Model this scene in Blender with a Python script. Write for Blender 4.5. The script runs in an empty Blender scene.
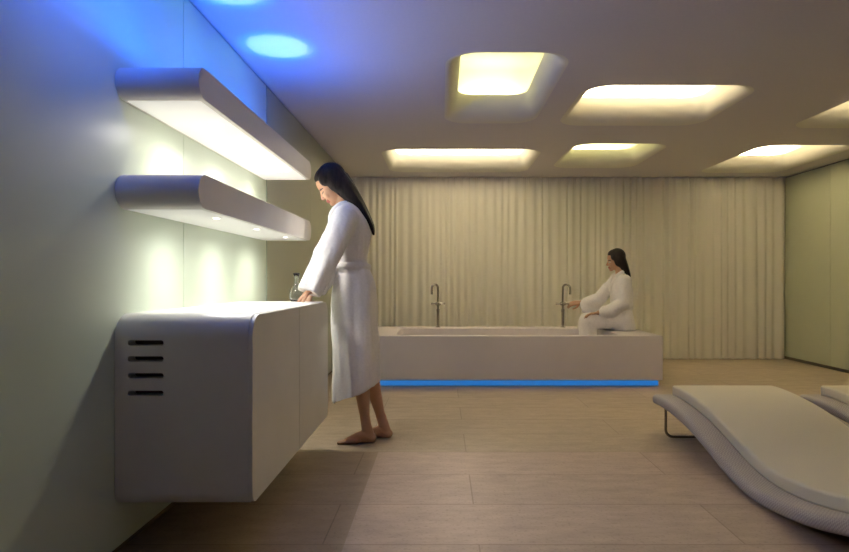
import bpy, bmesh, math, random
from mathutils import Vector, Matrix, noise
random.seed(4)
S = bpy.context.scene
COL = S.collection
V = Vector
pi = math.pi

# ------------------------------------------------------------------ helpers
def link(o, parent=None):
    COL.objects.link(o)
    if parent: 
        o.parent = parent
        o.matrix_parent_inverse = Matrix.Translation(parent.location).inverted()
    return o

def build(name, bm, mat, parent=None, smooth=True, angle=40):
    bmesh.ops.recalc_face_normals(bm, faces=bm.faces[:])
    me = bpy.data.meshes.new(name)
    bm.to_mesh(me); bm.free()
    mats = mat if isinstance(mat, (list, tuple)) else [mat]
    for m in mats: me.materials.append(m)
    if smooth:
        me.shade_smooth()
        if angle < 180:
            me.set_sharp_from_angle(angle=math.radians(angle))
    o = bpy.data.objects.new(name, me)
    return link(o, parent)

def weight_normals(o):
    m = o.modifiers.new('w', 'WEIGHTED_NORMAL'); m.mode = 'FACE_AREA'; m.keep_sharp = True; m.weight = 100
    dg = bpy.context.evaluated_depsgraph_get(); dg.update()
    me = bpy.data.meshes.new_from_object(o.evaluated_get(dg)); o.modifiers.clear(); o.data = me

def thing(name, loc, label, cat, group=None):
    o = bpy.data.objects.new(name, None)
    o.empty_display_size = .1
    COL.objects.link(o); o.location = loc
    o['label'] = label; o['category'] = cat
    if group: o['group'] = group
    return o

def tag(o, label, cat, group=None):
    o['label'] = label; o['category'] = cat
    if group: o['group'] = group
    return o

def struct(o):
    o['kind'] = 'structure'; return o

def box(bm, x0, x1, y0, y1, z0, z1, bev=0, seg=2):
    vs = [bm.verts.new((x, y, z)) for x in (x0, x1) for y in (y0, y1) for z in (z0, z1)]
    fs = [(0,1,3,2),(4,6,7,5),(0,4,5,1),(2,3,7,6),(0,2,6,4),(1,5,7,3)]
    faces = [bm.faces.new([vs[i] for i in f]) for f in fs]
    if bev:
        es = list({e for f in faces for e in f.edges})
        bmesh.ops.bevel(bm, geom=es, offset=bev, segments=seg, profile=.5, affect='EDGES')

def rrect(x0, x1, y0, y1, r, n=8):
    """rounded rectangle outline; r is one radius or four (x1y1, x0y1, x0y0, x1y0)"""
    if not isinstance(r, (list, tuple)): r = (r,)*4
    pts = []
    cs = [(x1-r[0], y1-r[0], 0, r[0]), (x0+r[1], y1-r[1], 90, r[1]), (x0+r[2], y0+r[2], 180, r[2]), (x1-r[3], y0+r[3], 270, r[3])]
    for cx, cy, a, rr in cs:
        for i in range(n+1):
            t = math.radians(a + 90*i/n)
            pts.append((cx+rr*math.cos(t), cy+rr*math.sin(t)))
    return pts

def loft(bm, rings, cap0=True, cap1=True, closed=True):
    vr = [[bm.verts.new(p) for p in ring] for ring in rings]
    n = len(vr[0])
    for a, b in zip(vr, vr[1:]):
        for i in range(n if closed else n-1):
            j = (i+1) % n
            bm.faces.new((a[i], a[j], b[j], b[i]))
    if cap0: bm.faces.new(vr[0])
    if cap1: bm.faces.new(vr[-1])
    return vr

def tube(bm, pts, r, n=10, caps=True):
    pts = [V(p) for p in pts]
    rs = r if isinstance(r, (list, tuple)) else [r]*len(pts)
    rings = []
    t0 = (pts[1]-pts[0]).normalized()
    up = V((0,0,1)) if abs(t0.z) < .9 else V((1,0,0))
    nrm = (up - t0*up.dot(t0)).normalized()
    for i, p in enumerate(pts):
        if i == 0: t = pts[1]-pts[0]
        elif i == len(pts)-1: t = pts[-1]-pts[-2]
        else: t = (pts[i+1]-p).normalized()+(p-pts[i-1]).normalized()
        t.normalize()
        nrm = (nrm - t*nrm.dot(t)).normalized()
        b = t.cross(nrm)
        rings.append([p+(nrm*math.cos(2*pi*k/n)+b*math.sin(2*pi*k/n))*rs[i] for k in range(n)])
    loft(bm, rings, caps, caps)

def lathe(bm, c, prof, n=24):
    rings = [[(c[0]+r*math.cos(2*pi*k/n), c[1]+r*math.sin(2*pi*k/n), c[2]+z) for k in range(n)] for r, z in prof]
    loft(bm, rings)

def spline(pts, n=8):
    """Catmull-Rom through points"""
    P = [V(p) for p in pts]
    P = [P[0]*2-P[1]] + P + [P[-1]*2-P[-2]]
    out = []
    for i in range(1, len(P)-2):
        for k in range(n):
            t = k/n
            a, b, c, d = P[i-1], P[i], P[i+1], P[i+2]
            out.append(.5*((2*b)+(c-a)*t+(2*a-5*b+4*c-d)*t*t+(3*b-a-3*c+d)*t**3))
    out.append(P[-2].copy())
    return out

def interp(x, tab):
    """smooth (monotone-ish cubic) interpolation of a table [(x, y), ...]"""
    if x <= tab[0][0]: return tab[0][1]
    if x >= tab[-1][0]: return tab[-1][1]
    for i in range(len(tab)-1):
        if tab[i][0] <= x <= tab[i+1][0]:
            (x1,y1),(x2,y2) = tab[i], tab[i+1]
            x0,y0 = tab[i-1] if i else (2*x1-x2, 2*y1-y2)
            x3,y3 = tab[i+2] if i+2 < len(tab) else (2*x2-x1, 2*y2-y1)
            m1=(y2-y0)/(x2-x0); m2=(y3-y1)/(x3-x1); h=x2-x1; t=(x-x1)/h
            return (2*t**3-3*t*t+1)*y1+(t**3-2*t*t+t)*h*m1+(-2*t**3+3*t*t)*y2+(t**3-t*t)*h*m2

# ------------------------------------------------------------------ materials
def mat(name, col, rough=.5, metal=0, **kw):
    m = bpy.data.materials.new(name); m.use_nodes = True
    nt = m.node_tree; b = nt.nodes['Principled BSDF']
    b.inputs['Base Color'].default_value = (*col, 1)
    b.inputs['Roughness'].default_value = rough
    b.inputs['Metallic'].default_value = metal
    for k, v in kw.items():
        b.inputs[k.replace('_', ' ')].default_value = v
    return m

def nz(m, scale, c1, c2, bump=0, detail=4, stretch=None, dist=.002, lo=.35, hi=.65):
    """noise-driven colour and bump"""
    nt = m.node_tree; N = nt.nodes; L = nt.links; b = N['Principled BSDF']
    tc = N.new('ShaderNodeTexCoord'); mp = N.new('ShaderNodeMapping')
    if stretch: mp.inputs['Scale'].default_value = stretch
    L.new(tc.outputs['Object'], mp.inputs['Vector'])
    no = N.new('ShaderNodeTexNoise'); no.inputs['Scale'].default_value = scale; no.inputs['Detail'].default_value = detail
    L.new(mp.outputs[0], no.inputs['Vector'])
    rp = N.new('ShaderNodeValToRGB')
    rp.color_ramp.elements[0].position = lo; rp.color_ramp.elements[1].position = hi
    rp.color_ramp.elements[0].color = (*c1, 1); rp.color_ramp.elements[1].color = (*c2, 1)
    L.new(no.outputs[0], rp.inputs[0]); L.new(rp.outputs[0], b.inputs['Base Color'])
    if bump:
        bp = N.new('ShaderNodeBump'); bp.inputs['Strength'].default_value = bump; bp.inputs['Distance'].default_value = dist
        L.new(no.outputs[0], bp.inputs['Height']); L.new(bp.outputs[0], b.inputs['Normal'])
    return m

def emis(name, col, strength):
    m = mat(name, (.8,.8,.8), .5)
    b = m.node_tree.nodes['Principled BSDF']
    b.inputs['Emission Color'].default_value = (*col, 1)
    b.inputs['Emission Strength'].default_value = strength
    return m

M = {}
M['white'] = nz(mat('white_lacquer', (.74,.71,.67), .38), 3, (.68,.66,.62), (.72,.70,.66))
M['shelf'] = nz(mat('white_shelf', (.74,.71,.68), .4), 3, (.73,.69,.66), (.77,.74,.71))
M['bath'] = nz(mat('bath_composite', (.66,.61,.60), .45), 2, (.64,.58,.60), (.68,.62,.64))
M['ceil'] = nz(mat('ceiling_plaster', (.60,.57,.57), .9), 60, (.63,.60,.625), (.65,.62,.645), .05)
M['well'] = mat('well_plaster', (.74,.72,.64), .85)
M['glass_pale'] = nz(mat('frosted_glass_pale', (.58,.66,.54), .42, Coat_Weight=.25, Coat_Roughness=.22), 1.2, (.56,.64,.52), (.60,.68,.57))
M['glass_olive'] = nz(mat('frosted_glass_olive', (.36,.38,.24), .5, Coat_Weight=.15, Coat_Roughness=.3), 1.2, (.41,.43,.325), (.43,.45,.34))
M['glass_side'] = nz(mat('frosted_glass_side', (.44,.48,.30), .45, Coat_Weight=.2, Coat_Roughness=.25), 1.2, (.49,.52,.37), (.51,.54,.39))
M['dark'] = mat('shadow_gap', (.2,.17,.12), .9)
M['seam'] = mat('panel_edge', (.30,.38,.32), .3)
M['wall'] = mat('plain_wall', (.8,.76,.68), .9)
M['chrome'] = mat('chrome', (.40,.38,.35), .2, 1)
M['steel'] = mat('steel', (.30,.28,.26), .25, 1)
M['slot'] = mat('vent_shade', (.07,.045,.04), .9)
M['mattress'] = nz(mat('cream_fabric', (.66,.60,.50), .85), 220, (.70,.64,.52), (.74,.68,.56), .15)
M['robe'] = nz(mat('terry_robe', (.80,.77,.78), .95), 70, (.78,.75,.76), (.83,.80,.81), .5, dist=.004)
M['skin'] = nz(mat('skin', (.50,.29,.19), .5, Subsurface_Weight=.12), 18, (.48,.27,.17), (.53,.31,.20))
M['skin'].node_tree.nodes['Principled BSDF'].inputs['Subsurface Radius'].default_value = (.01,.004,.002)
M['lips'] = mat('lips', (.36,.11,.09), .4)
M['eye'] = mat('lash_dark', (.03,.02,.018), .4)
M['eyewhite'] = mat('eye_white', (.6,.57,.53), .3)
M['hair'] = nz(mat('dark_hair', (.012,.009,.010), .42), 60, (.008,.006,.007), (.022,.015,.014), .8, stretch=(1,1,.15), dist=.006)
M['blue'] = emis('blue_led', (.02,.20,.62), .64)
M['led'] = emis('white_led', (1,.93,.82), 6)
M['bluelamp'] = emis('cyan_led', (.1,.6,1), 5)
M['water_glass'] = mat('clear_glass', (.95,.97,.96), .08, Transmission_Weight=1.0, IOR=1.45)

def curtain_mat():
    m = nz(mat('sheer_curtain', (.74,.70,.58), .9), 1.1, (.87,.84,.76), (.91,.88,.80), 0)
    nt = m.node_tree; N = nt.nodes; L = nt.links; b = N['Principled BSDF']
    out = N['Material Output']
    tr = N.new('ShaderNodeBsdfTranslucent'); tr.inputs[0].default_value = (.88,.84,.74,1)
    mx = N.new('ShaderNodeMixShader'); mx.inputs[0].default_value = .3
    L.new(b.outputs[0], mx.inputs[1]); L.new(tr.outputs[0], mx.inputs[2]); L.new(mx.outputs[0], out.inputs[0])
    return m
M['curtain'] = curtain_mat()

def weave_mat():
    m = mat('grey_weave', (.36,.33,.33), .7)
    nt = m.node_tree; N = nt.nodes; L = nt.links; b = N['Principled BSDF']
    tc = N.new('ShaderNodeTexCoord')
    ck = N.new('ShaderNodeTexChecker'); ck.inputs['Scale'].default_value = 130
    ck.inputs['Color1'].default_value = (.46,.42,.41,1); ck.inputs['Color2'].default_value = (.33,.30,.305,1)
    L.new(tc.outputs['Object'], ck.inputs['Vector']); L.new(ck.outputs[0], b.inputs['Base Color'])
    bp = N.new('ShaderNodeBump'); bp.inputs['Strength'].default_value = .4; bp.inputs['Distance'].default_value = .003
    L.new(ck.outputs[1], bp.inputs['Height']); L.new(bp.outputs[0], b.inputs['Normal'])
    return m
M['weave'] = weave_mat()

def floor_mat():
    m = mat('limestone_tiles', (.4,.3,.22), .5)
    nt = m.node_tree; N = nt.nodes; L = nt.links; b = N['Principled BSDF']
    tc = N.new('ShaderNodeTexCoord'); mp = N.new('ShaderNodeMapping')
    mp.inputs['Location'].default_value = (-.14, -.63, 0)
    L.new(tc.outputs['Object'], mp.inputs['Vector'])
    br = N.new('ShaderNodeTexBrick'); br.offset = .37; br.offset_frequency = 2; br.squash = 1
    br.inputs['Scale'].default_value = 1; br.inputs['Brick Width'].default_value = 1.6; br.inputs['Row Height'].default_value = .40
    br.inputs['Mortar Size'].default_value = .0035; br.inputs['Mortar Smooth'].default_value = .3; br.inputs['Bias'].default_value = 0
    br.inputs['Color1'].default_value = (.42,.33,.25,1); br.inputs['Color2'].default_value = (.47,.37,.285,1)
    br.inputs['Mortar'].default_value = (.31,.235,.175,1)
    L.new(mp.outputs[0], br.inputs['Vector'])
    n1 = N.new('ShaderNodeTexNoise'); n1.inputs['Scale'].default_value = 9; n1.inputs['Detail'].default_value = 8; n1.inputs['Roughness'].default_value = .7
    m1 = N.new('ShaderNodeMapping'); m1.inputs['Scale'].default_value = (.6, 1.6, 1)
    L.new(tc.outputs['Object'], m1.inputs[0]); L.new(m1.outputs[0], n1.inputs['Vector'])
    r1 = N.new('ShaderNodeMapRange'); r1.inputs[1].default_value = .3; r1.inputs[2].default_value = .7; r1.inputs[3].default_value = .82; r1.inputs[4].default_value = 1.14
    L.new(n1.outputs[0], r1.inputs[0])
    n2 = N.new('ShaderNodeTexNoise'); n2.inputs['Scale'].default_value = 70; n2.inputs['Detail'].default_value = 3
    L.new(tc.outputs['Object'], n2.inputs['Vector'])
    r2 = N.new('ShaderNodeMapRange'); r2.inputs[1].default_value = .28; r2.inputs[2].default_value = .45; r2.inputs[3].default_value = .78; r2.inputs[4].default_value = 1.0
    L.new(n2.outputs[0], r2.inputs[0])
    mm = N.new('ShaderNodeMath'); mm.operation = 'MULTIPLY'; L.new(r1.outputs[0], mm.inputs[0]); L.new(r2.outputs[0], mm.inputs[1])
    vm = N.new('ShaderNodeVectorMath'); vm.operation = 'SCALE'
    L.new(br.outputs[0], vm.inputs[0]); L.new(mm.outputs[0], vm.inputs['Scale'])
    # tint paints in light: pink-lit patch in front, shade along the vanity
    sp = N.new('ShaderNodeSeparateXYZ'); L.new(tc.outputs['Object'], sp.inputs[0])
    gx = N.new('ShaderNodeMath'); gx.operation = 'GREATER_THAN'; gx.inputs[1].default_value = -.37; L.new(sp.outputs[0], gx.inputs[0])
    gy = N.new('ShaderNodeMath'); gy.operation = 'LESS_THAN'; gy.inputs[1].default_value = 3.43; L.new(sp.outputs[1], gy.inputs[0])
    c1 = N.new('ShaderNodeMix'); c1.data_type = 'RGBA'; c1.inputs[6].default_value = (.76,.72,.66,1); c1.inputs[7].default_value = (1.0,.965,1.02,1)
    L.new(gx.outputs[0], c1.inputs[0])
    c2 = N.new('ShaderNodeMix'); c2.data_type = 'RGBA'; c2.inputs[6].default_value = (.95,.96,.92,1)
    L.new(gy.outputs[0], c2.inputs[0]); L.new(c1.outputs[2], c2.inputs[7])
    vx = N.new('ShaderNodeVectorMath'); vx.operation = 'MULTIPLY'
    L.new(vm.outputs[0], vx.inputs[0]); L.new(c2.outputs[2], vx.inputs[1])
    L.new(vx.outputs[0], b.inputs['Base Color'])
    bp = N.new('ShaderNodeBump'); bp.inputs['Strength'].default_value = .25; bp.inputs['Distance'].default_value = .002
    L.new(mm.outputs[0], bp.inputs['Height']); L.new(bp.outputs[0], b.inputs['Normal'])
    return m
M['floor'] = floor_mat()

M['blue'].node_tree.nodes['Principled BSDF'].inputs['Base Color'].default_value = (.05,.08,.12,1)
M['hair'].node_tree.nodes['Principled BSDF'].inputs['Specular IOR Level'].default_value = .2
# ------------------------------------------------------------------ room
XL, XR, YB, YF, ZC = -1.165, 4.33, 7.85, -2.2, 2.30
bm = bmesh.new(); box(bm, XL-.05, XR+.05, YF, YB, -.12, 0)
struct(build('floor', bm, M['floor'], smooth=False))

# wall on the left: dark backing set back behind glass panels that stop short of floor and ceiling
bm = bmesh.new(); box(bm, XL-.15, XL-.03, YF, YB, 0, ZC+.0)
wl = struct(build('wall_left', bm, M['dark'], smooth=False))
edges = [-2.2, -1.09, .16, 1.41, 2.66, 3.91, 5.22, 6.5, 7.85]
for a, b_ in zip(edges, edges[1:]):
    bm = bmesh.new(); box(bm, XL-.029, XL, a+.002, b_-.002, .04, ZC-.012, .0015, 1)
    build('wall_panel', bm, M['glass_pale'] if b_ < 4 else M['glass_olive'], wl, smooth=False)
bm = bmesh.new(); box(bm, XL-.028, XL+.003, 3.912, 3.920, .04, ZC-.012)
build('panel_edge', bm, M['seam'], wl, smooth=False)
bm = bmesh.new(); box(bm, XR+.03, XR+.15, YF, YB, 0, ZC)
wr = struct(build('wall_right', bm, M['dark'], smooth=False))
edges = [-2.2, -.92, .33, 1.58, 2.83, 4.08, 5.33, 6.58, 7.85]
for a, b_ in zip(edges, edges[1:]):
    bm = bmesh.new(); box(bm, XR, XR+.029, a+.002, b_-.002, .04, ZC-.015, .0015, 1)
    build('wall_panel', bm, M['glass_side'], wr, smooth=False)
bm = bmesh.new(); box(bm, XL-.15, XR+.15, YB, YB+.12, 0, ZC)
struct(build('wall_back', bm, M['wall'], smooth=False))
bm = bmesh.new(); box(bm, XL-.15, XR+.15, YF-.12, YF, 0, ZC)
struct(build('wall_front', bm, M['wall'], smooth=False))

# skylight wells: X0 X1 Y0 Y1 of the opening at ceiling level, lamp colour, strength, label
warm = (1, .85, .60); lime = (.95, .91, .46); peach = (1, .87, .67)
WELLS = [
 ((.02,.76,3.36,4.90), lime, 2.9, 'squarish luminous ceiling recess nearest the viewer, left of centre, glowing yellow-green'),
 ((.96,2.16,3.93,4.97), warm, 20, 'wide luminous ceiling recess above the floor right of centre, brightest of the front row'),
 ((-.62,1.01,5.86,7.12), peach, 28, 'long luminous ceiling recess above the left end of the bath, beside the curtain'),
 ((1.26,2.2,5.62,6.85), lime, 5, 'small dim greenish ceiling recess above the seated woman'),
 ((3.08,4.06,5.68,7.16), warm, 21, 'luminous ceiling recess in the far right corner by the curtain and green wall'),
 ((2.94,4.05,3.85,5.05), warm, 13, 'ceiling recess cut by the right edge of the photo above the loungers'),
 ((.80,2.10,.20,1.80), warm, 4, 'unseen ceiling recess added overhead of the near end of the loungers for extra light'),  # unseen recess, added to light the near part of the room
]
holes = []
for (x0,x1,y0,y1), colr, st, lab in WELLS:
    t = thing('ceiling_light', ((x0+x1)/2,(y0+y1)/2,ZC), lab, 'ceiling light', 'luminous ceiling recesses')
    rings = []; n = 12
    for k in range(n+1):
        a = k/n*pi/2; s = math.sin(a); h = .155*(1-math.cos(a))
        ins = .10*s
        rr = .20 - .07*s
        rings.append([(x,y,ZC+h) for x,y in rrect(x0+ins, x1-ins, y0+.10*s, y1-.24*s, rr, 10)])
    holes.append(rings[0])
    w = .13
    bx = (x0+.10-w, x1-.10+w, y0+.10-w, y1-.24+w)
    rings.append([(x,y,ZC+.162) for x,y in rrect(bx[0]+w, bx[1]-w, bx[2]+w, bx[3]-w, .13, 10)])
    rings.append([(x,y,ZC+.167) for x,y in rrect(bx[0]+w-.01, bx[1]-w+.01, bx[2]+w-.01, bx[3]-w+.01, .14, 10)])
    rings.append([(x,y,ZC+.145) for x,y in rrect(bx[0]+w-.015, bx[1]-w+.015, bx[2]+w-.015, bx[3]-w+.015, .14, 10)])
    rings.append([(x,y,ZC+.145) for x,y in rrect(*bx, .16, 10)])
    rings.append([(x,y,ZC+.40) for x,y in rrect(*bx, .16, 10)])
    rings.append([(x,y,ZC+.46) for x,y in rrect(bx[0]+.06,bx[1]-.06,bx[2]+.06,bx[3]-.06, .12, 10)])
    bm = bmesh.new(); loft(bm, rings, False, True)
    build('well', bm, M['well'], t, angle=50)
    # cove strips lying on the ledge, shining up
    for (sx0,sx1,sy0,sy1) in ((bx[0]+.15,bx[1]-.15,bx[2]+.02,bx[2]+.10),(bx[0]+.15,bx[1]-.15,bx[3]-.10,bx[3]-.02)):
        bm = bmesh.new(); box(bm, sx0, sx1, sy0, sy1, ZC+.146, ZC+.149)
        build('light_strip', bm, M['white'], t, smooth=False)
        l = bpy.data.lights.new('cove_lamp', 'AREA'); l.shape = 'RECTANGLE'; l.size = sx1-sx0; l.size_y = sy1-sy0
        l.energy = st; l.color = colr
        lo = bpy.data.objects.new('cove_lamp', l); COL.objects.link(lo); lo.location = ((sx0+sx1)/2,(sy0+sy1)/2,ZC+.152); lo.rotation_euler = (pi,0,0)
# the ceiling with its openings
bm = bmesh.new()
def loop(pts):
    vs = [bm.verts.new(p) for p in pts]
    return [bm.edges.new((vs[i], vs[(i+1)%len(vs)])) for i in range(len(vs))]
es = loop([(XL-.05,YF,ZC),(XR+.05,YF,ZC),(XR+.05,YB,ZC),(XL-.05,YB,ZC)])
for h in holes: es += loop(h)
bmesh.ops.triangle_fill(bm, use_beauty=True, edges=es)
for f in list(bm.faces):
    c = f.calc_center_median()
    if any(x0+.03<c.x<x1-.03 and y0+.03<c.y<y1-.03 for (x0,x1,y0,y1),*_ in WELLS): bm.faces.remove(f)
struct(build('ceiling', bm, M['ceil'], smooth=False))

# ------------------------------------------------------------------ curtain
bm = bmesh.new()
nx = 2600; prev = None
zs = [.012, .02, .3, .6, .9, 1.2, 1.5, 1.8, 2.05, 2.2, 2.26, ZC-.013]
cols = []
ph = 0; ph2 = 0
random.seed(11)
wl_ = .085; seg_end = XL
for i in range(nx+1):
    x = XL+.012 + (XR-XL-.03)*i/nx
    if x >= seg_end:
        wl_ = random.uniform(.055, .13) * (1.25 if x > 2.2 else 1.0); amp = random.uniform(.5, 1.15); seg_end = x + wl_
    ph += 2*pi/wl_*(XR-XL)/nx
    col = []
    for z in zs:
        t = z/ZC
        a = (.012 if x < 2.2 else .020)*amp*(.8+.2*t)
        wob = .05*noise.noise(V((x*1.3, z*.6, 2)))
        y = 7.405 + a*math.sin(ph+wob*10*(1-t)) + .014*noise.noise(V((x*6, z*.5, 0)))
        if z > 2.2: y += .004*math.sin(x*240)
        xx = x + .012*(1-t)*math.sin(x*5.1+1)
        col.append(bm.verts.new((min(max(xx, XL+.008), XR-.012), y, z)))
    cols.append(col)
for a, b_ in zip(cols, cols[1:]):
    for k in range(len(zs)-1):
        bm.faces.new((a[k], b_[k], b_[k+1], a[k+1]))
cur = build('curtain', bm, M['curtain'], angle=180)
tag(cur, 'floor-length sheer cream curtain in vertical folds across the whole back wall', 'curtain')

# ------------------------------------------------------------------ vanity unit
VX0, VX1, VY0, VY1, VZ0, VZ1 = XL+.001, -.675, 2.098, 3.49, .196, .877
van = thing('vanity_unit', ((VX0+VX1)/2, (VY0+VY1)/2, VZ0), 'long white wall-hung vanity unit with rounded corners, floating above the floor', 'vanity unit')
def prof(off=0):
    r = [max(.005, q-off) for q in (.085,.085,.045,.045)]
    return rrect(VY0+off, VY1-off, VZ0+off, VZ1-off, r, 12)
bm = bmesh.new()
loft(bm, [[(x, y, z) for y, z in prof(o)] for x, o in ((VX0, 0), (VX1-.018, 0), (VX1-.0155,.0015), (VX1-.015,.004))])
body = build('body', bm, M['white'], van)
cut = bmesh.new()
slots = [(.776,), (.719,), (.659,), (.597,)]
for (zc,) in slots:
    rr = rrect(-1.118, -.990, zc-.0095, zc+.0095, .0085, 5)
    loft(cut, [[(x, VY0-.02, z) for x, z in rr], [(x, VY0+.055, z) for x, z in rr]])
co = build('cutter', cut, M['slot'])
md = body.modifiers.new('b', 'BOOLEAN'); md.object = co; md.operation = 'DIFFERENCE'; md.solver = 'EXACT'
dg = bpy.context.evaluated_depsgraph_get()
me = bpy.data.meshes.new_from_object(body.evaluated_get(dg)); body.modifiers.clear(); body.data = me
me.shade_smooth(); me.set_sharp_from_angle(angle=math.radians(40))
bpy.data.objects.remove(co)
weight_normals(body)
for (zc,) in slots:
    bm = bmesh.new()
    rr = rrect(-1.1185, -.9895, zc-.0095, zc+.0095, .0085, 5)
    ri = rrect(-1.1175, -.9905, zc-.0085, zc+.0085, .0075, 5)
    loft(bm, [[(x, VY0+.003, z) for x, z in rr], [(x, VY0+.053, z) for x, z in rr],
              [(x, VY0+.052, z) for x, z in ri], [(x, VY0+.004, z) for x, z in ri]][1:3][::-1]+[[(x, VY0+.0535, z) for x, z in rr]])
    o = build('vent_slot_shade', bm, M['slot'], van); o['label'] = 'dark plate for the shade inside the horizontal ventilation slot'  # dark plate deep in the slot stands for the shade inside
# two door fronts following the rounded outline
def door(ya, yb):
    bm = bmesh.new()
    out = [(y, z) for y, z in prof(.0035)]
    # clip the outline to ya..yb
    pts = [(min(max(y, ya), yb), z) for y, z in out]
    cln = []
    for p in pts:
        if not cln or (abs(p[0]-cln[-1][0])+abs(p[1]-cln[-1][1])) > 1e-5: cln.append(p)
    # drop collinear duplicates on the clipped edge
    zt = max(z for y, z in cln); zb = min(z for y, z in cln)
    lim = yb if yb < VY1-.1 else (ya if ya > VY0+.1 else None)
    cln = [p for p in cln if not (abs(p[0]-lim) < 1e-5)] 
    if lim == yb:   # outline runs ccw from top right
        i = min(range(len(cln)), key=lambda k: (abs(cln[k][1]-zt), -cln[k][0]))
        seq = cln[i:]+cln[:i]
        seq = [(yb, zt)] + seq + [(yb, zb)]
    else:
        i = min(range(len(cln)), key=lambda k: (abs(cln[k][1]-zb), cln[k][0]))
        seq = cln[i:]+cln[:i]
        seq = [(ya, zb)] + seq + [(ya, zt)]
    loft(bm, [[(VX1-.0148, y, z) for y, z in seq], [(VX1, y, z) for y, z in seq]])
    return build('door', bm, M['white'], van, angle=30)
door(VY0, 2.7925); door(2.7965, VY1)

# ------------------------------------------------------------------ shelves
def shelf(z0, z1, label, lamps, uplights, glow):
    t = thing('wall_shelf', ((XL-.865)/2, 3.0, z0), label, 'shelf')
    y0, y1 = 2.10, 3.905; r = (z1-z0)/2-.0005
    bm = bmesh.new()
    P = lambda o: rrect(y0+o, y1-o, z0+o, z1-o, r-o, 12)
    loft(bm, [[(x, y, z) for y, z in P(o)] for x, o in ((XL+.001,0), (-.868,0), (-.866,.0007), (-.865,.002))])
    weight_normals(build('board', bm, M['shelf'], t))
    bm = bmesh.new()
    loft(bm, [[(x, y, z) for x, y in rrect(XL+.012, -.884, y0+.056, y1-.05, .01, 3)] for z in (z0-.0006, z0+.001)])  # added glowing sheet, stands in for light bounced up onto the underside
    d = build('added_glow', bm, emis('added_underside_glow', (1,.94,.85), glow), t, smooth=False); d['label'] = 'added glowing sheet for light bounced onto the white underside'
    for (x, y, rad) in lamps:
        bm = bmesh.new(); lathe(bm, (x, y, z0), [(rad*1.35,-.0012),(rad*1.35,.0005)], 20)
        d = build('lamp_ring', bm, M['chrome'], t)
        bm = bmesh.new(); lathe(bm, (x, y, z0), [(rad,-.0022),(rad,-.0008)], 20)
        d = build('downlight', bm, M['led'], t); d['label'] = 'small round white spotlight'
    for (x, y) in uplights:
        bm = bmesh.new(); lathe(bm, (x, y, z1), [(.03,-.001),(.03,.004)], 20)
        d = build('uplight', bm, M['bluelamp'], t); d['label'] = 'small round blue uplight'
    return t
up_l = [(x, y, .0085) for y in (2.49,3.03,3.55) for x in (-.978,-.934)]
shelf(1.655, 1.773, 'upper of the two white wall shelves, with blue light above it', up_l, [(-.955,2.62),(-.915,3.29)], .28)
shelf(1.258, 1.385, 'lower of the two white wall shelves, above the vanity', [(-.94,y,.013) for y in (2.46,2.99,3.54)], [], .16)

# ------------------------------------------------------------------ bath
BX0, BX1, BY0, BY1, BZ = -.80, 2.066, 5.515, 6.63, .477
t = thing('bathtub', ((BX0+BX1)/2, (BY0+BY1)/2, 0), 'long white block bathtub with blue light glowing under its base', 'bathtub')
bm = bmesh.new()
o_ = lambda d, z, r: [(x,y,z) for x,y in rrect(BX0+d, BX1-d, BY0+d, BY1-d, r, 4)]
i_ = lambda d, z, r: [(x,y,z) for x,y in rrect(BX0+.35+d, BX1-.36-d, BY0+.10+d, BY1-.22-d, r, 4)]
loft(bm, [i_(.10,.11,.10), i_(.06,.12,.12), i_(.03,.18,.14), i_(.004,BZ-.004,.10), i_(-.003,BZ,.10), o_(.006,BZ,.006), o_(.001,BZ-.003,.007), o_(0,BZ-.008,.008), o_(0,.066,.008), o_(.004,.0635,.006)])
build('tub_body', bm, M['bath'], t, angle=35)
bm = bmesh.new(); box(bm, BX0+.06, BX1-.06, BY0+.06, BY1-.06, 0, .0636)
build('plinth', bm, M['dark'], t, smooth=False)
bm = bmesh.new(); box(bm, BX0+.03, BX1-.035, BY0+.022, BY0+.06, .010, .052)
o = build('light_strip', bm, M['blue'], t, smooth=False); o['label'] = 'glowing blue light strip along the base'

def tap(x, y, side, label, toe):
    t = thing('bath_tap', (x, y, BZ), label, 'tap')
    bm = bmesh.new(); lathe(bm, (x,y,BZ), [(.026,0),(.026,.008),(.016,.012)], 20); build('base_flange', bm, M['chrome'], t)
    bm = bmesh.new(); tube(bm, [(x,y,BZ+.01),(x,y,BZ+.15),(x,y,BZ+.20)], [.014,.015,.018], 14); build('column', bm, M['chrome'], t)
    d = V((side*.75, -.66, 0)).normalized()
    pts = [V((x,y,BZ+.20)), V((x,y,BZ+.40))]
    R = .045
    for k in range(1, 11):
        a = pi - pi*k/10
        pts.append(V((x,y,BZ+.43)) + d*(R+R*math.cos(a)) + V((0,0,R*math.sin(a))))
    pts.append(pts[-1]+V((0,0,-.035)))
    bm = bmesh.new(); tube(bm, pts, .012, 12); build('spout', bm, M['chrome'], t)
    e = pts[-1]; bm = bmesh.new(); tube(bm, [e+V((0,0,.004)), e+V((0,0,-.03))], [.012,.0125], 14); build('nozzle', bm, M['chrome'], t)
    for s in (-1, 1):
        bm = bmesh.new()
        tube(bm, [(x+s*.010,y,BZ+.262),(x+s*.030,y,BZ+.262),(x+s*.032,y,BZ+.262),(x+s*.078,y,BZ+.262)], [.017,.017,.010,.011], 12)
        build('handle', bm, M['chrome'], t)
    bm = bmesh.new(); tube(bm, [(x,y,BZ+.235),(x,y,BZ+.285)], [.0165,.0165], 16); build('mixer_body', bm, M['chrome'], t)
tap(-.044, 6.52, -1, 'chrome swan-neck bath tap standing free near the middle of the bath', 0)
tap(1.335, 6.52, 1, 'chrome swan-neck bath tap the seated woman is reaching for', 0)

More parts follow.
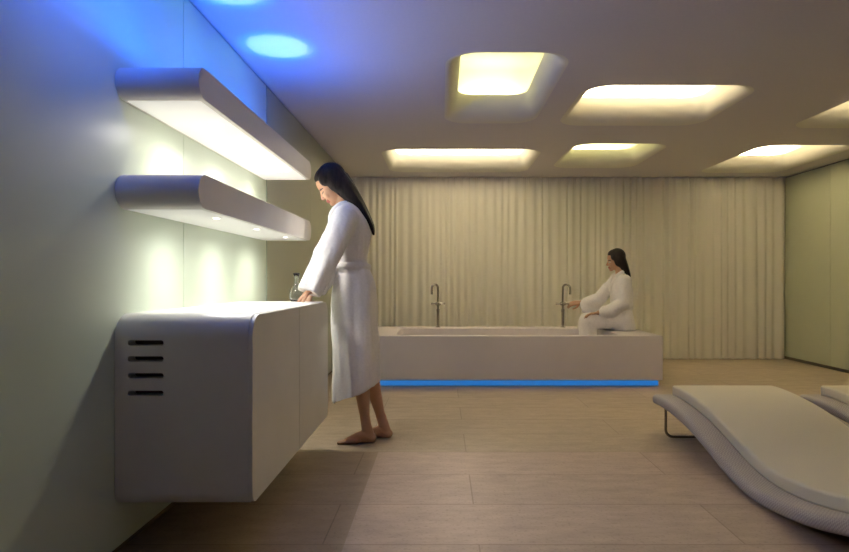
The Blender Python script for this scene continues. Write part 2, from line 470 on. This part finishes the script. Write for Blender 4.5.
# ------------------------------------------------------------------ loungers
TOP = [(1.55,.37),(1.80,.300),(2.0,.250),(2.18,.200),(2.40,.157),(2.63,.136),(2.80,.148),(2.92,.172),(3.05,.208),(3.19,.244),(3.32,.273),(3.46,.294),(3.60,.308),(3.74,.315),(3.90,.312)]
def lounger(dx, label):
    t = thing('sun_lounger', (1.825+dx, 2.8, 0), label, 'lounger')
    def slab(x0, x1, ya, yb, top_off, bot_off, rad, n=64, er=.03, endk=.85):
        bm = bmesh.new(); rings = []
        for k in range(n+1):
            y = ya+(yb-ya)*k/n
            e = min(y-ya, yb-y); sh = 0
            if e < er: sh = er-math.sqrt(max(0, er*er-(er-e)**2))
            h = (top_off-bot_off)/2*(1-.0)
            k2 = 1-endk*(sh/er)
            zc = interp(y, TOP)+(top_off+bot_off)/2
            hh = max(.002, h*k2)
            rings.append([(x, y, z) for x, z in rrect(x0+sh, x1-sh, zc-hh, zc+hh, min(rad, hh*.95), 6)])
        loft(bm, rings)
        return bm
    build('shell', slab(1.385+dx, 2.265+dx, 1.60, 3.915, -.064, -.127, .026, er=.02, endk=.4), M['weave'], t, angle=60)
    build('mattress', slab(1.50+dx, 2.155+dx, 1.63, 3.875, 0, -.0665, .015, er=.024), M['mattress'], t, angle=60)
    for y, h in ((3.73, interp(3.73, TOP)-.13), (1.86, interp(1.86, TOP)-.13)):
        xa, xb = 1.415+dx, 2.235+dx; r = .045
        pts = [V((xa,y,h)), V((xa,y,.009+r))]
        for k in range(1,7): a = pi/2*k/6; pts.append(V((xa+r-r*math.cos(a), y, .009+r-r*math.sin(a))))
        for k in range(0,7): a = pi/2*k/6; pts.append(V((xb-r+r*math.sin(a), y, .009+r-r*math.cos(a))))
        pts.append(V((xb,y,h)))
        bm = bmesh.new(); tube(bm, pts, .0085, 10); build('leg', bm, M['steel'], t)
lounger(0, 'grey woven wave-shaped lounger with cream mattress, the nearer one, standing almost whole in view')
lounger(.965, 'grey woven wave-shaped lounger mostly cut off by the right edge of the photo')

# ------------------------------------------------------------------ carafe
bm = bmesh.new()
lathe(bm, (-.835, 3.385, .8752), [(.028,0),(.036,.006),(.040,.03),(.036,.06),(.018,.09),(.011,.11),(.011,.14),(.020,.163),(.0185,.164),(.009,.14),(.009,.112),(.016,.089),(.033,.058),(.037,.03),(.033,.010),(.004,.006)], 28)
tag(build('glass_carafe', bm, M['water_glass'], angle=180), 'small clear glass carafe with flared lip beside the standing woman\'s hands on the vanity', 'carafe')

# ------------------------------------------------------------------ people
def ell(bm, c, r, rot=None, sub=3):
    res = bmesh.ops.create_icosphere(bm, subdivisions=sub, radius=1)
    for v in res['verts']:
        p = V((v.co.x*r[0], v.co.y*r[1], v.co.z*r[2]))
        if rot: p = rot @ p
        v.co = p+V(c)
def cap(bm, a, ra, b, rb, n=16):
    """tapered capsule, closed"""
    a, b = V(a), V(b); d = (b-a).normalized()
    u = d.orthogonal().normalized(); w = d.cross(u)
    rings = []
    for k in range(1, 5):
        t = -pi/2+pi/2*k/4.0
        rings.append((a+d*ra*math.sin(t), ra*math.cos(t)))
    for k in range(0, 4):
        t = pi/2*k/4.0
        rings.append((b+d*rb*math.sin(t), rb*math.cos(t)))
    R = [[p+(u*math.cos(2*pi*i/n)+w*math.sin(2*pi*i/n))*r for i in range(n)] for p, r in rings]
    loft(bm, R)
def chain(bm, pts):
    for (a, ra), (b, rb) in zip(pts, pts[1:]): cap(bm, a, ra, b, rb)

def remesh(name, bm, mats, parent, voxel, smooth=4, fac=.5, post=None):
    bmesh.ops.recalc_face_normals(bm, faces=bm.faces[:])
    me = bpy.data.meshes.new(name); bm.to_mesh(me); bm.free()
    o = bpy.data.objects.new(name, me); COL.objects.link(o)
    m = o.modifiers.new('r', 'REMESH'); m.mode = 'VOXEL'; m.voxel_size = voxel
    if smooth:
        s = o.modifiers.new('s', 'SMOOTH'); s.factor = fac; s.iterations = smooth
    dg = bpy.context.evaluated_depsgraph_get(); dg.update()
    new = bpy.data.meshes.new_from_object(o.evaluated_get(dg))
    bpy.data.objects.remove(o)
    new.name = name
    new.materials.clear()
    for q in mats: new.materials.append(q)
    if post: post(new)
    new.shade_smooth()
    return link(bpy.data.objects.new(name, new), parent)

def head_parts(bm, C, R, s):
    T = lambda p: C + R @ (V(p)*s)
    E = lambda c, r, q=None: ell(bm, T(c), [k*s for k in r], R if q is None else R @ q)
    E((-.008,0,.018), (.094,.074,.092))
    E((.034,0,-.035), (.054,.060,.070))
    E((.030,0,-.070), (.052,.050,.045))
    E((.064,0,-.104), (.022,.024,.018))
    E((.060,.034,-.048), (.024,.022,.024)); E((.060,-.034,-.048), (.024,.022,.024))
    cap(bm, T((.074,-.030,.004)), .010*s, T((.074,.030,.004)), .010*s)
    cap(bm, T((.082,0,-.004)), .007*s, T((.102,0,-.044)), .0095*s)
    E((.096,.010,-.050), (.010,.007,.006)); E((.096,-.010,-.050), (.010,.007,.006))
    E((.084,0,-.072), (.011,.021,.0055)); E((.082,0,-.083), (.010,.018,.0065))
    for q in (-1,1):
        E((.068,q*.030,-.018), (.013,.014,.011))
        E((-.012,q*.073,-.03), (.018,.009,.030))
def head_post(C, R, s, closed):
    Ri = R.transposed()
    def f(me):
        idx = []
        for p in me.polygons:
            l = (Ri @ (p.center-C))/s; k = 0
            if l.x > .066 and abs(l.y) < .024 and -.091 < l.z < -.066 - .15*abs(l.y): k = 1
            for q in (-1,1):
                d = abs(l.y*q-.031)
                if l.x > .05:
                    if ((l.y*q-.031)/.0165)**2 + ((l.z+.019)/.0075)**2 < 1: k = 2 if (closed and l.z < -.018) or (not closed and d < .007) else (3 if not closed else 0)
                    if ((l.y*q-.032)/.021)**2 + ((l.z-.003+ (l.y*q-.032)**2*14)/.0045)**2 < 1: k = 2
            idx.append(k)
        me.polygons.foreach_set('material_index', idx)
    return f

def hand(bm, w, d, nrm, thumb, curl=.35, s=1.0, spread=.12):
    """w wrist, d direction of the fingers, nrm out of the back of the hand, thumb +1/-1 side"""
    w = V(w); d = V(d).normalized(); nrm = V(nrm); nrm = (nrm-d*nrm.dot(d)).normalized()
    side = d.cross(nrm)*thumb
    for k, o in enumerate((.026,.009,-.009,-.025)):
        kn = w + d*(.085-.004*abs(k-1))*s + side*o*s
        chain(bm, [(w+side*o*.6*s, .0155*s), (kn, .0115*s)])
        L = (.040,.045,.041,.032)[k]*s; cur = d.copy(); p = kn; r = .0092*s
        dirs = (d + side*spread*(.5-k*.33)).normalized(); ang = 0
        pts = [(p, .0098*s)]
        for j in range(3):
            ang += curl*(1, 1.15, .8)[j]
            dd = dirs*math.cos(ang) - nrm*math.sin(ang)
            p = p + dd*L*(1,.68,.55)[j]
            pts.append((p, (r, r*.9, r*.78)[j]))
        chain(bm, pts)
    b0 = w + d*.020*s + side*.018*s - nrm*.004*s
    b1 = b0 + (d*.6+side*.75-nrm*.25).normalized()*.042*s
    b2 = b1 + (d*.85+side*.35-nrm*.3).normalized()*.032*s
    b3 = b2 + (d*.95+side*.05-nrm*.35).normalized()*.024*s
    chain(bm, [(b0,.015*s),(b1,.0115*s),(b2,.0098*s),(b3,.0082*s)])

def foot(bm, ank, yaw_dir, s=1.0):
    """ank ankle joint (z about .085); foot points along yaw_dir, sole on z = 0 relative to ank.z-.085"""
    a = V(ank); d = V(yaw_dir).normalized(); sd = V((-d.y, d.x, 0)); z0 = a.z-.085
    P = lambda f, l, z: V((a.x, a.y, z0)) + d*f*s + sd*l*s + V((0,0,z*s))
    chain(bm, [(P(-.035,0,.030),.029*s),(P(.01,0,.055),.032*s),(P(.06,0,.040),.030*s),(P(.11,.006,.024),.023*s)])
    chain(bm, [(P(-.030,0,.026),.026*s),(P(.06,-.012,.020),.019*s),(P(.125,-.02,.018),.017*s)])
    chain(bm, [(P(.06,.018,.022),.021*s),(P(.128,.022,.019),.018*s)])
    cap(bm, P(-.02,0,.05), .030*s, a+V((0,0,.01)), .034*s)
    for k, (l, f) in enumerate(((.030,.178),(.013,.176),(-.002,.168),(-.016,.158),(-.029,.146))):
        cap(bm, P(.12,l*.9,.017), (.013 if k==0 else .010)*s, P(f,l,.012), (.0115 if k==0 else .0085)*s)

def rings_to_loft(bm, secs, n=72, folds=(9,.0), slant=0, seed=0):
    rings = []
    for (z, cx, cy, a, b, f) in secs:
        ring = []
        for i in range(n):
            th = 2*pi*i/n
            k = 1 + f*(math.sin(folds[0]*th+seed+z*1.3)+.6*math.sin((folds[0]*2-3)*th+seed*2+z*2))
            x = cx+a*k*math.cos(th); y = cy+b*k*math.sin(th)
            ring.append((x, y, z+(slant*(x-cx) if f else 0)))
        rings.append(ring)
    loft(bm, rings)

def densify(secs, m=5):
    out = []
    cols_ = list(zip(*secs)); N = len(secs)
    xs = list(range(N))
    tabs = [[(i, c[i]) for i in xs] for c in cols_]
    for k in range((N-1)*m+1): out.append(tuple(interp(k/m, tb) for tb in tabs))
    return out

def cloth_post(amp, scale, zs=.45):
    def f(me):
        ns = [v.normal.copy() for v in me.vertices]
        for v, nn in zip(me.vertices, ns):
            p = v.co
            q = V((p.x*scale, p.y*scale, p.z*scale*zs))
            v.co = p + nn*(amp*noise.noise(q)+amp*.5*abs(noise.noise(q*2.1))-amp*.2)
    return f

# ---- woman standing at the vanity, facing -X
def frame(pitch, yaw=0):
    f = V((-math.cos(pitch)*math.cos(yaw), -math.cos(pitch)*math.sin(yaw), -math.sin(pitch)))
    l = V((math.sin(yaw), -math.cos(yaw), 0))         # her left
    u = f.cross(l)
    return Matrix((f, l, u)).transposed()

YC = 3.68
w1 = thing('person', (-.52, YC, 0), 'woman with long dark hair in a white bathrobe standing barefoot at the vanity, head bowed', 'person')
C = V((-.690, YC-.01, 1.598)); R = frame(math.radians(38), math.radians(3)); s = .98
bm = bmesh.new(); head_parts(bm, C, R, s)
nb = V((-.600, YC, 1.445))
chain(bm, [(C+R@V((-.03,0,-.06)), .050),(nb, .052)])
chain(bm, [(nb, .06), (V((-.565,YC,1.36)), .095), (V((-.565,YC,1.25)), .10), (V((-.565,YC,1.10)), .088), (V((-.545,YC,.94)), .115)])
for sg, sh, el, wr in ((-1, (-.570,YC-.150,1.375), (-.668,3.375,1.135), (-.742,3.325,.945)),
                        (1, (-.580,YC+.145,1.375), (-.690,3.70,1.15), (-.735,3.478,.965))):
    chain(bm, [(V((-.575,YC+sg*.05,1.385)), .055), (V(sh), .045), (V(el), .040), (V(wr), .026)])
hand(bm, (-.742,3.325,.945), (-.62,-.10,-.68), (-.70,0,.6), -1, curl=.16, s=.95)
hand(bm, (-.735,3.478,.965), (-.35,-.60,-.62), (-.6,-.3,.6), 1, curl=.18, s=.95)
for sg, kn, an in ((-1, (-.530,3.63,.50), (-.462,3.625,.088)), (1, (-.500,3.73,.50), (-.372,3.740,.088))):
    chain(bm, [(V((-.54,YC+sg*.075,.90)), .095), (V(kn), .058)])
    a = V(an); k = V(kn)
    chain(bm, [(k, .056), (k.lerp(a,.30)+V((.012,0,0)), .054), (k.lerp(a,.55)+V((.006,0,0)), .042), (k.lerp(a,.82), .031), (a, .033)])
foot(bm, (-.462,3.625,.0852), (-1,-.10,0), .95)
foot(bm, (-.372,3.740,.0852), (-1,.06,0), .95)
remesh('body', bm, [M['skin'],M['lips'],M['eye'],M['eyewhite']], w1, .0042, 5, .5, head_post(C, R, s, True))

def hair(parent, C, R, s, tail, vox=.006):
    T = lambda p: C + R @ (V(p)*s)
    E = lambda c, r: ell(bm, T(c), [k*s for k in r], R)
    bm = bmesh.new()
    E((-.028,0,.034), (.094,.086,.092))
    E((-.004,0,.062), (.078,.070,.058))
    for q in (-1,1):
        E((-.026,q*.052,-.010), (.055,.036,.080))
        E((-.005,q*.060,.030), (.060,.024,.050))
    E((-.060,0,-.045), (.055,.072,.075))
    pts = spline([p for p, _, _ in tail], 6)
    m = len(pts); tb1 = [(i, a) for i, (_, a, b) in enumerate(tail)]; tb2 = [(i, b) for i, (_, a, b) in enumerate(tail)]
    rings = []
    for k, p in enumerate(pts):
        u = k/6; a = interp(u, tb1); b = interp(u, tb2)
        tg = (pts[min(k+1,m-1)]-pts[max(k-1,0)]).normalized()
        nx_ = V((0,1,0)).cross(tg).normalized()
        rings.append([p + nx_*a*math.cos(2*pi*i/24)*(1+.08*math.sin(7*2*pi*i/24+k*.2)) + V((0,1,0))*b*math.sin(2*pi*i/24)*(1+.06*math.sin(5*2*pi*i/24)) for i in range(24)])
    loft(bm, rings)
    return remesh('hair', bm, [M['hair']], parent, vox, 5, .5)
hair(w1, C, R, s, [((-.655,YC,1.62),.078,.08),((-.590,YC-.003,1.55),.066,.082),((-.528,YC-.005,1.478),.046,.080),((-.472,YC-.008,1.40),.027,.068),((-.438,YC-.01,1.335),.017,.050),((-.424,YC-.01,1.278),.007,.022)])

bm = bmesh.new()
secs = [(.300,-.535,YC,.150,.190,.045),(.50,-.538,YC,.142,.182,.040),(.70,-.545,YC,.140,.178,.030),(.90,-.550,YC,.140,.175,.018),(1.00,-.556,YC,.122,.160,.014),(1.085,-.562,YC,.104,.142,.010),(1.18,-.560,YC,.116,.158,.012),(1.30,-.563,YC,.118,.175,.010),(1.38,-.580,YC,.102,.175,.006),(1.43,-.598,YC,.084,.135,.002),(1.468,-.612,YC,.064,.080,.001)]
rings_to_loft(bm, densify(secs), folds=(8,0), slant=.42, seed=1.2)
for sh, el, cu, rr in (((-.560,YC-.150,1.385), (-.664,3.385,1.14), (-.752,3.322,.925), .082), ((-.570,YC+.145,1.385), (-.685,3.70,1.16), (-.735,3.485,.955), .078)):
    a, e, c = V(sh), V(el), V(cu)
    chain(bm, [(V((-.590, YC+(a.y-YC)*.35, 1.405)), .062), (a+V((-.01,0,-.01)), .080), (a.lerp(e,.5), .078), (e, rr)])
    P = spline([a.lerp(e,.6), e, e.lerp(c,.5), c], 8)
    rg = []; dlast = (c-e).normalized(); u = dlast.orthogonal().normalized(); w_ = dlast.cross(u)
    for i, p in enumerate(P):
        k = i/(len(P)-1); r0 = .078-(.010*k)
        rg.append([p+(u*math.cos(2*pi*j/40)+w_*math.sin(2*pi*j/40))*r0*(1+.06*math.sin(5*2*pi*j/40+k*2)) for j in range(40)])
    loft(bm, rg)
remesh('bathrobe', bm, [M['robe']], w1, .0075, 5, .5, cloth_post(.013, 9, .35))
def belt(parent, secs, seed=0):
    bm = bmesh.new(); rings = []
    for (z, cx, cy, a, b, dz) in secs:
        rings.append([(cx+a*math.cos(2*pi*i/48), cy+b*math.sin(2*pi*i/48), z+.004*math.sin(6*pi*i/48)) for i in range(48)])
    loft(bm, rings, False, False)
    return bm
def torus_band(parent, cx, cy, z, a, b, h, th, tilt=0):
    bm = bmesh.new(); n = 64; rings = []
    for i in range(n):
        t_ = 2*pi*i/n; c_, s_ = math.cos(t_), math.sin(t_)
        zz = z + tilt*c_
        rings.append([(cx+(a+th*math.cos(q))*c_, cy+(b+th*math.cos(q))*s_, zz+h*math.sin(q)) for q in [2*pi*k/10 for k in range(10)]])
    rings.append(rings[0])
    loft(bm, rings, False, False); bmesh.ops.remove_doubles(bm, verts=bm.verts[:], dist=1e-5)
    return build('belt', bm, M['robe'], parent)
torus_band(w1, -.562, YC, 1.088, .110, .148, .021, .008, -.008)
def collar(parent, pts, r):
    bm = bmesh.new(); P = spline(pts, 6); tube(bm, P, r, 12)
    for v in bm.verts: pass
    return build('collar', bm, M['robe'], parent)
collar(w1, [(-.680,YC-.015,1.28),(-.682,YC-.055,1.35),(-.668,YC-.078,1.41),(-.615,YC-.072,1.462),(-.555,YC,1.472),(-.615,YC+.072,1.462),(-.668,YC+.078,1.41),(-.682,YC+.055,1.35),(-.680,YC+.015,1.28)], .019)

# ---- woman sitting on the end of the bath, facing -X, reaching for the tap
YD = 6.15
w2 = thing('person', (1.86, YD, BZ), 'seated woman with dark hair and white bathrobe on the end of the bath, arm outstretched', 'person')
C = V((1.806, YD, 1.212)); R = frame(math.radians(10), math.radians(-6)); s = .93
bm = bmesh.new(); head_parts(bm, C, R, s)
chain(bm, [(C+R@V((-.03,0,-.06)), .048),(V((1.862,YD,1.06)), .052)])
chain(bm, [(V((1.862,YD,1.05)),.06),(V((1.865,YD,.96)),.09),(V((1.865,YD,.84)),.095),(V((1.865,YD,.72)),.085),(V((1.87,YD,.60)),.11)])
for sg, sh, el, wr in ((-1,(1.865,YD-.145,.985),(1.835,YD-.19,.76),(1.60,YD-.12,.665)), (1,(1.85,YD+.14,.985),(1.70,YD+.235,.80),(1.522,6.478,.752))):
    chain(bm, [(V((1.865,YD+sg*.06,1.0)),.065),(V(sh),.052),(V(el),.038),(V(wr),.025)])
hand(bm, (1.60,YD-.12,.665), (-1,.15,-.12), (-.1,0,1), 1, curl=.3, s=.93)
hand(bm, (1.522,6.478,.752), (-1,.18,-.08), (.05,-.75,.65), -1, curl=.38, s=.93)
for sg in (-1,1):
    y = YD+sg*.075
    chain(bm, [(V((1.87,y,.585)),.095),(V((1.52,y,.575)),.058)])
    chain(bm, [(V((1.52,y,.57)),.055),(V((1.54,y,.42)),.050),(V((1.53,y,.26)),.034),(V((1.53,y,.205)),.033)])
    foot(bm, (1.53,y,.2035), (-1,0,0), .93)
remesh('body', bm, [M['skin'],M['lips'],M['eye'],M['eyewhite']], w2, .0045, 5, .5, head_post(C, R, s, False))
hair(w2, C, R, s, [((1.835,YD,1.235),.07,.078),((1.872,YD-.003,1.16),.058,.078),((1.905,YD-.005,1.095),.044,.072),((1.935,YD-.006,1.035),.028,.06),((1.952,YD-.006,.99),.010,.035)])
bm = bmesh.new()
secs = [(.481,1.872,YD,.135,.185,.010),(.54,1.868,YD,.142,.188,.012),(.62,1.866,YD,.125,.172,.012),(.70,1.868,YD,.106,.145,.008),(.78,1.870,YD,.108,.155,.010),(.89,1.866,YD,.108,.170,.008),(.98,1.862,YD,.098,.165,.005),(1.035,1.858,YD,.078,.115,.002),(1.07,1.852,YD,.058,.070,.001)]
rings_to_loft(bm, densify(secs), folds=(7,0), seed=.4)
for sg in (-1,1):
    chain(bm, [(V((1.86,YD+sg*.085,.583)),.100),(V((1.52,YD+sg*.075,.575)),.080)])
    chain(bm, [(V((1.515,YD+sg*.072,.565)),.078),(V((1.52,YD+sg*.072,.36)),.072)])
chain(bm, [(V((1.86,YD,.585)),.095),(V((1.52,YD,.570)),.078),(V((1.52,YD,.37)),.066)])
for pts in ([(V((1.865,YD-.15,.985)),.072),(V((1.84,YD-.188,.77)),.072),(V((1.72,YD-.16,.69)),.070),(V((1.655,YD-.14,.675)),.062)],
            [(V((1.85,YD+.145,.985)),.072),(V((1.705,YD+.235,.795)),.076),(V((1.60,YD+.285,.745)),.074),(V((1.575,YD+.30,.735)),.066)]):
    chain(bm, pts)
# hanging wide sleeve of the reaching arm
ell(bm, (1.63,YD+.26,.70), (.11,.05,.10))
remesh('bathrobe', bm, [M['robe']], w2, .0075, 5, .5, cloth_post(.011, 10, .4))
torus_band(w2, 1.868, YD, .715, .110, .149, .019, .007, 0)
collar(w2, [(1.762,YD-.010,.88),(1.762,YD-.045,.95),(1.790,YD-.070,1.03),(1.850,YD-.066,1.078),(1.905,YD,1.085),(1.850,YD+.066,1.078),(1.790,YD+.070,1.03),(1.762,YD+.045,.95),(1.762,YD+.010,.88)], .018)

# ------------------------------------------------------------------ lamps
def spot(name, loc, tgt, energy, col, ang, blend=.3, size=.015):
    l = bpy.data.lights.new(name, 'SPOT'); l.energy = energy; l.color = col; l.spot_size = math.radians(ang); l.spot_blend = blend; l.shadow_soft_size = size
    o = bpy.data.objects.new(name, l); COL.objects.link(o); o.location = loc
    o.rotation_euler = (V(tgt)-V(loc)).to_track_quat('-Z', 'Y').to_euler(); return o
def area(name, loc, rot, sx, sy, energy, col, spread=180):
    l = bpy.data.lights.new(name, 'AREA'); l.shape = 'RECTANGLE'; l.size = sx; l.size_y = sy; l.energy = energy; l.color = col; l.spread = math.radians(spread)
    o = bpy.data.objects.new(name, l); COL.objects.link(o); o.location = loc; o.rotation_euler = rot; return o
for (x, y, r) in up_l:
    spot('shelf_lamp_wide', (x, y, 1.651), (x, y, 0), 9, (1,.97,.88), 176, 1, .06)
    spot('shelf_lamp', (x, y, 1.651), (x, y, 0), 11, (1,.95,.87), 110, 1, .07)
for y in (2.46, 2.99, 3.54):
    spot('shelf_lamp_wide', (-.94, y, 1.253), (-.94, y, 0), 17, (1,.98,.90), 176, 1, .06)
    spot('shelf_lamp', (-.94, y, 1.253), (-.94, y, 0), 12, (1,.97,.90), 110, 1, .07)
# blue uplights on the upper shelf: tight beam and wide spill
for y, x in ((2.62, -.955), (3.29, -.915)):
    spot('blue_beam', (x, y, 1.79), (x, y, 2.3), 3.0, (0,.9,.9), 49, .2, .01)
    spot('blue_beam', (x, y, 1.79), (x, y, 2.3), 9, (.5,.9,.0), 40, .4, .01)
for y, e in ((2.17, 7), (2.85, 5), (3.5, 8)):
    spot('blue_spill', (-.90, y, 1.815), (-.90, y, 2.3), e, (.015,.14,1), 179, .1, .05)
area('blue_strip', (-.96, 3.0, 1.79), (pi, 0, 0), .16, 1.6, 3.2, (.02,.16,1))
spot('added_blue_fill', (-.72, 1.72, 2.26), (XL, 1.78, 2.14), 34, (.03,.14,1), 120, 1, .08)  # unseen lamp, added to spread blue over the upper left wall


# ------------------------------------------------------------------ world, camera, colour
w = bpy.data.worlds.new('World'); S.world = w; w.use_nodes = True
w.node_tree.nodes['Background'].inputs[0].default_value = (.02,.02,.022,1)
cam = bpy.data.cameras.new('camera'); co = bpy.data.objects.new('camera', cam); COL.objects.link(co)
co.location = (0, 0, 1); co.rotation_euler = (pi/2, 0, 0)
cam.sensor_width = 36; cam.lens = 590/849*36; cam.shift_x = -17.5/849; cam.shift_y = 4/849
cam.clip_start = .05
S.camera = co
S.view_settings.view_transform = 'Standard'; S.view_settings.look = 'None'
S.view_settings.gamma = 1; S.view_settings.use_curve_mapping = False
S.view_settings.exposure = .14
try:
    S.cycles.use_denoising = True
    S.cycles.max_bounces = 10; S.cycles.diffuse_bounces = 6
    S.cycles.sample_clamp_indirect = 6
    S.cycles.caustics_reflective = False; S.cycles.caustics_refractive = False
except Exception: pass
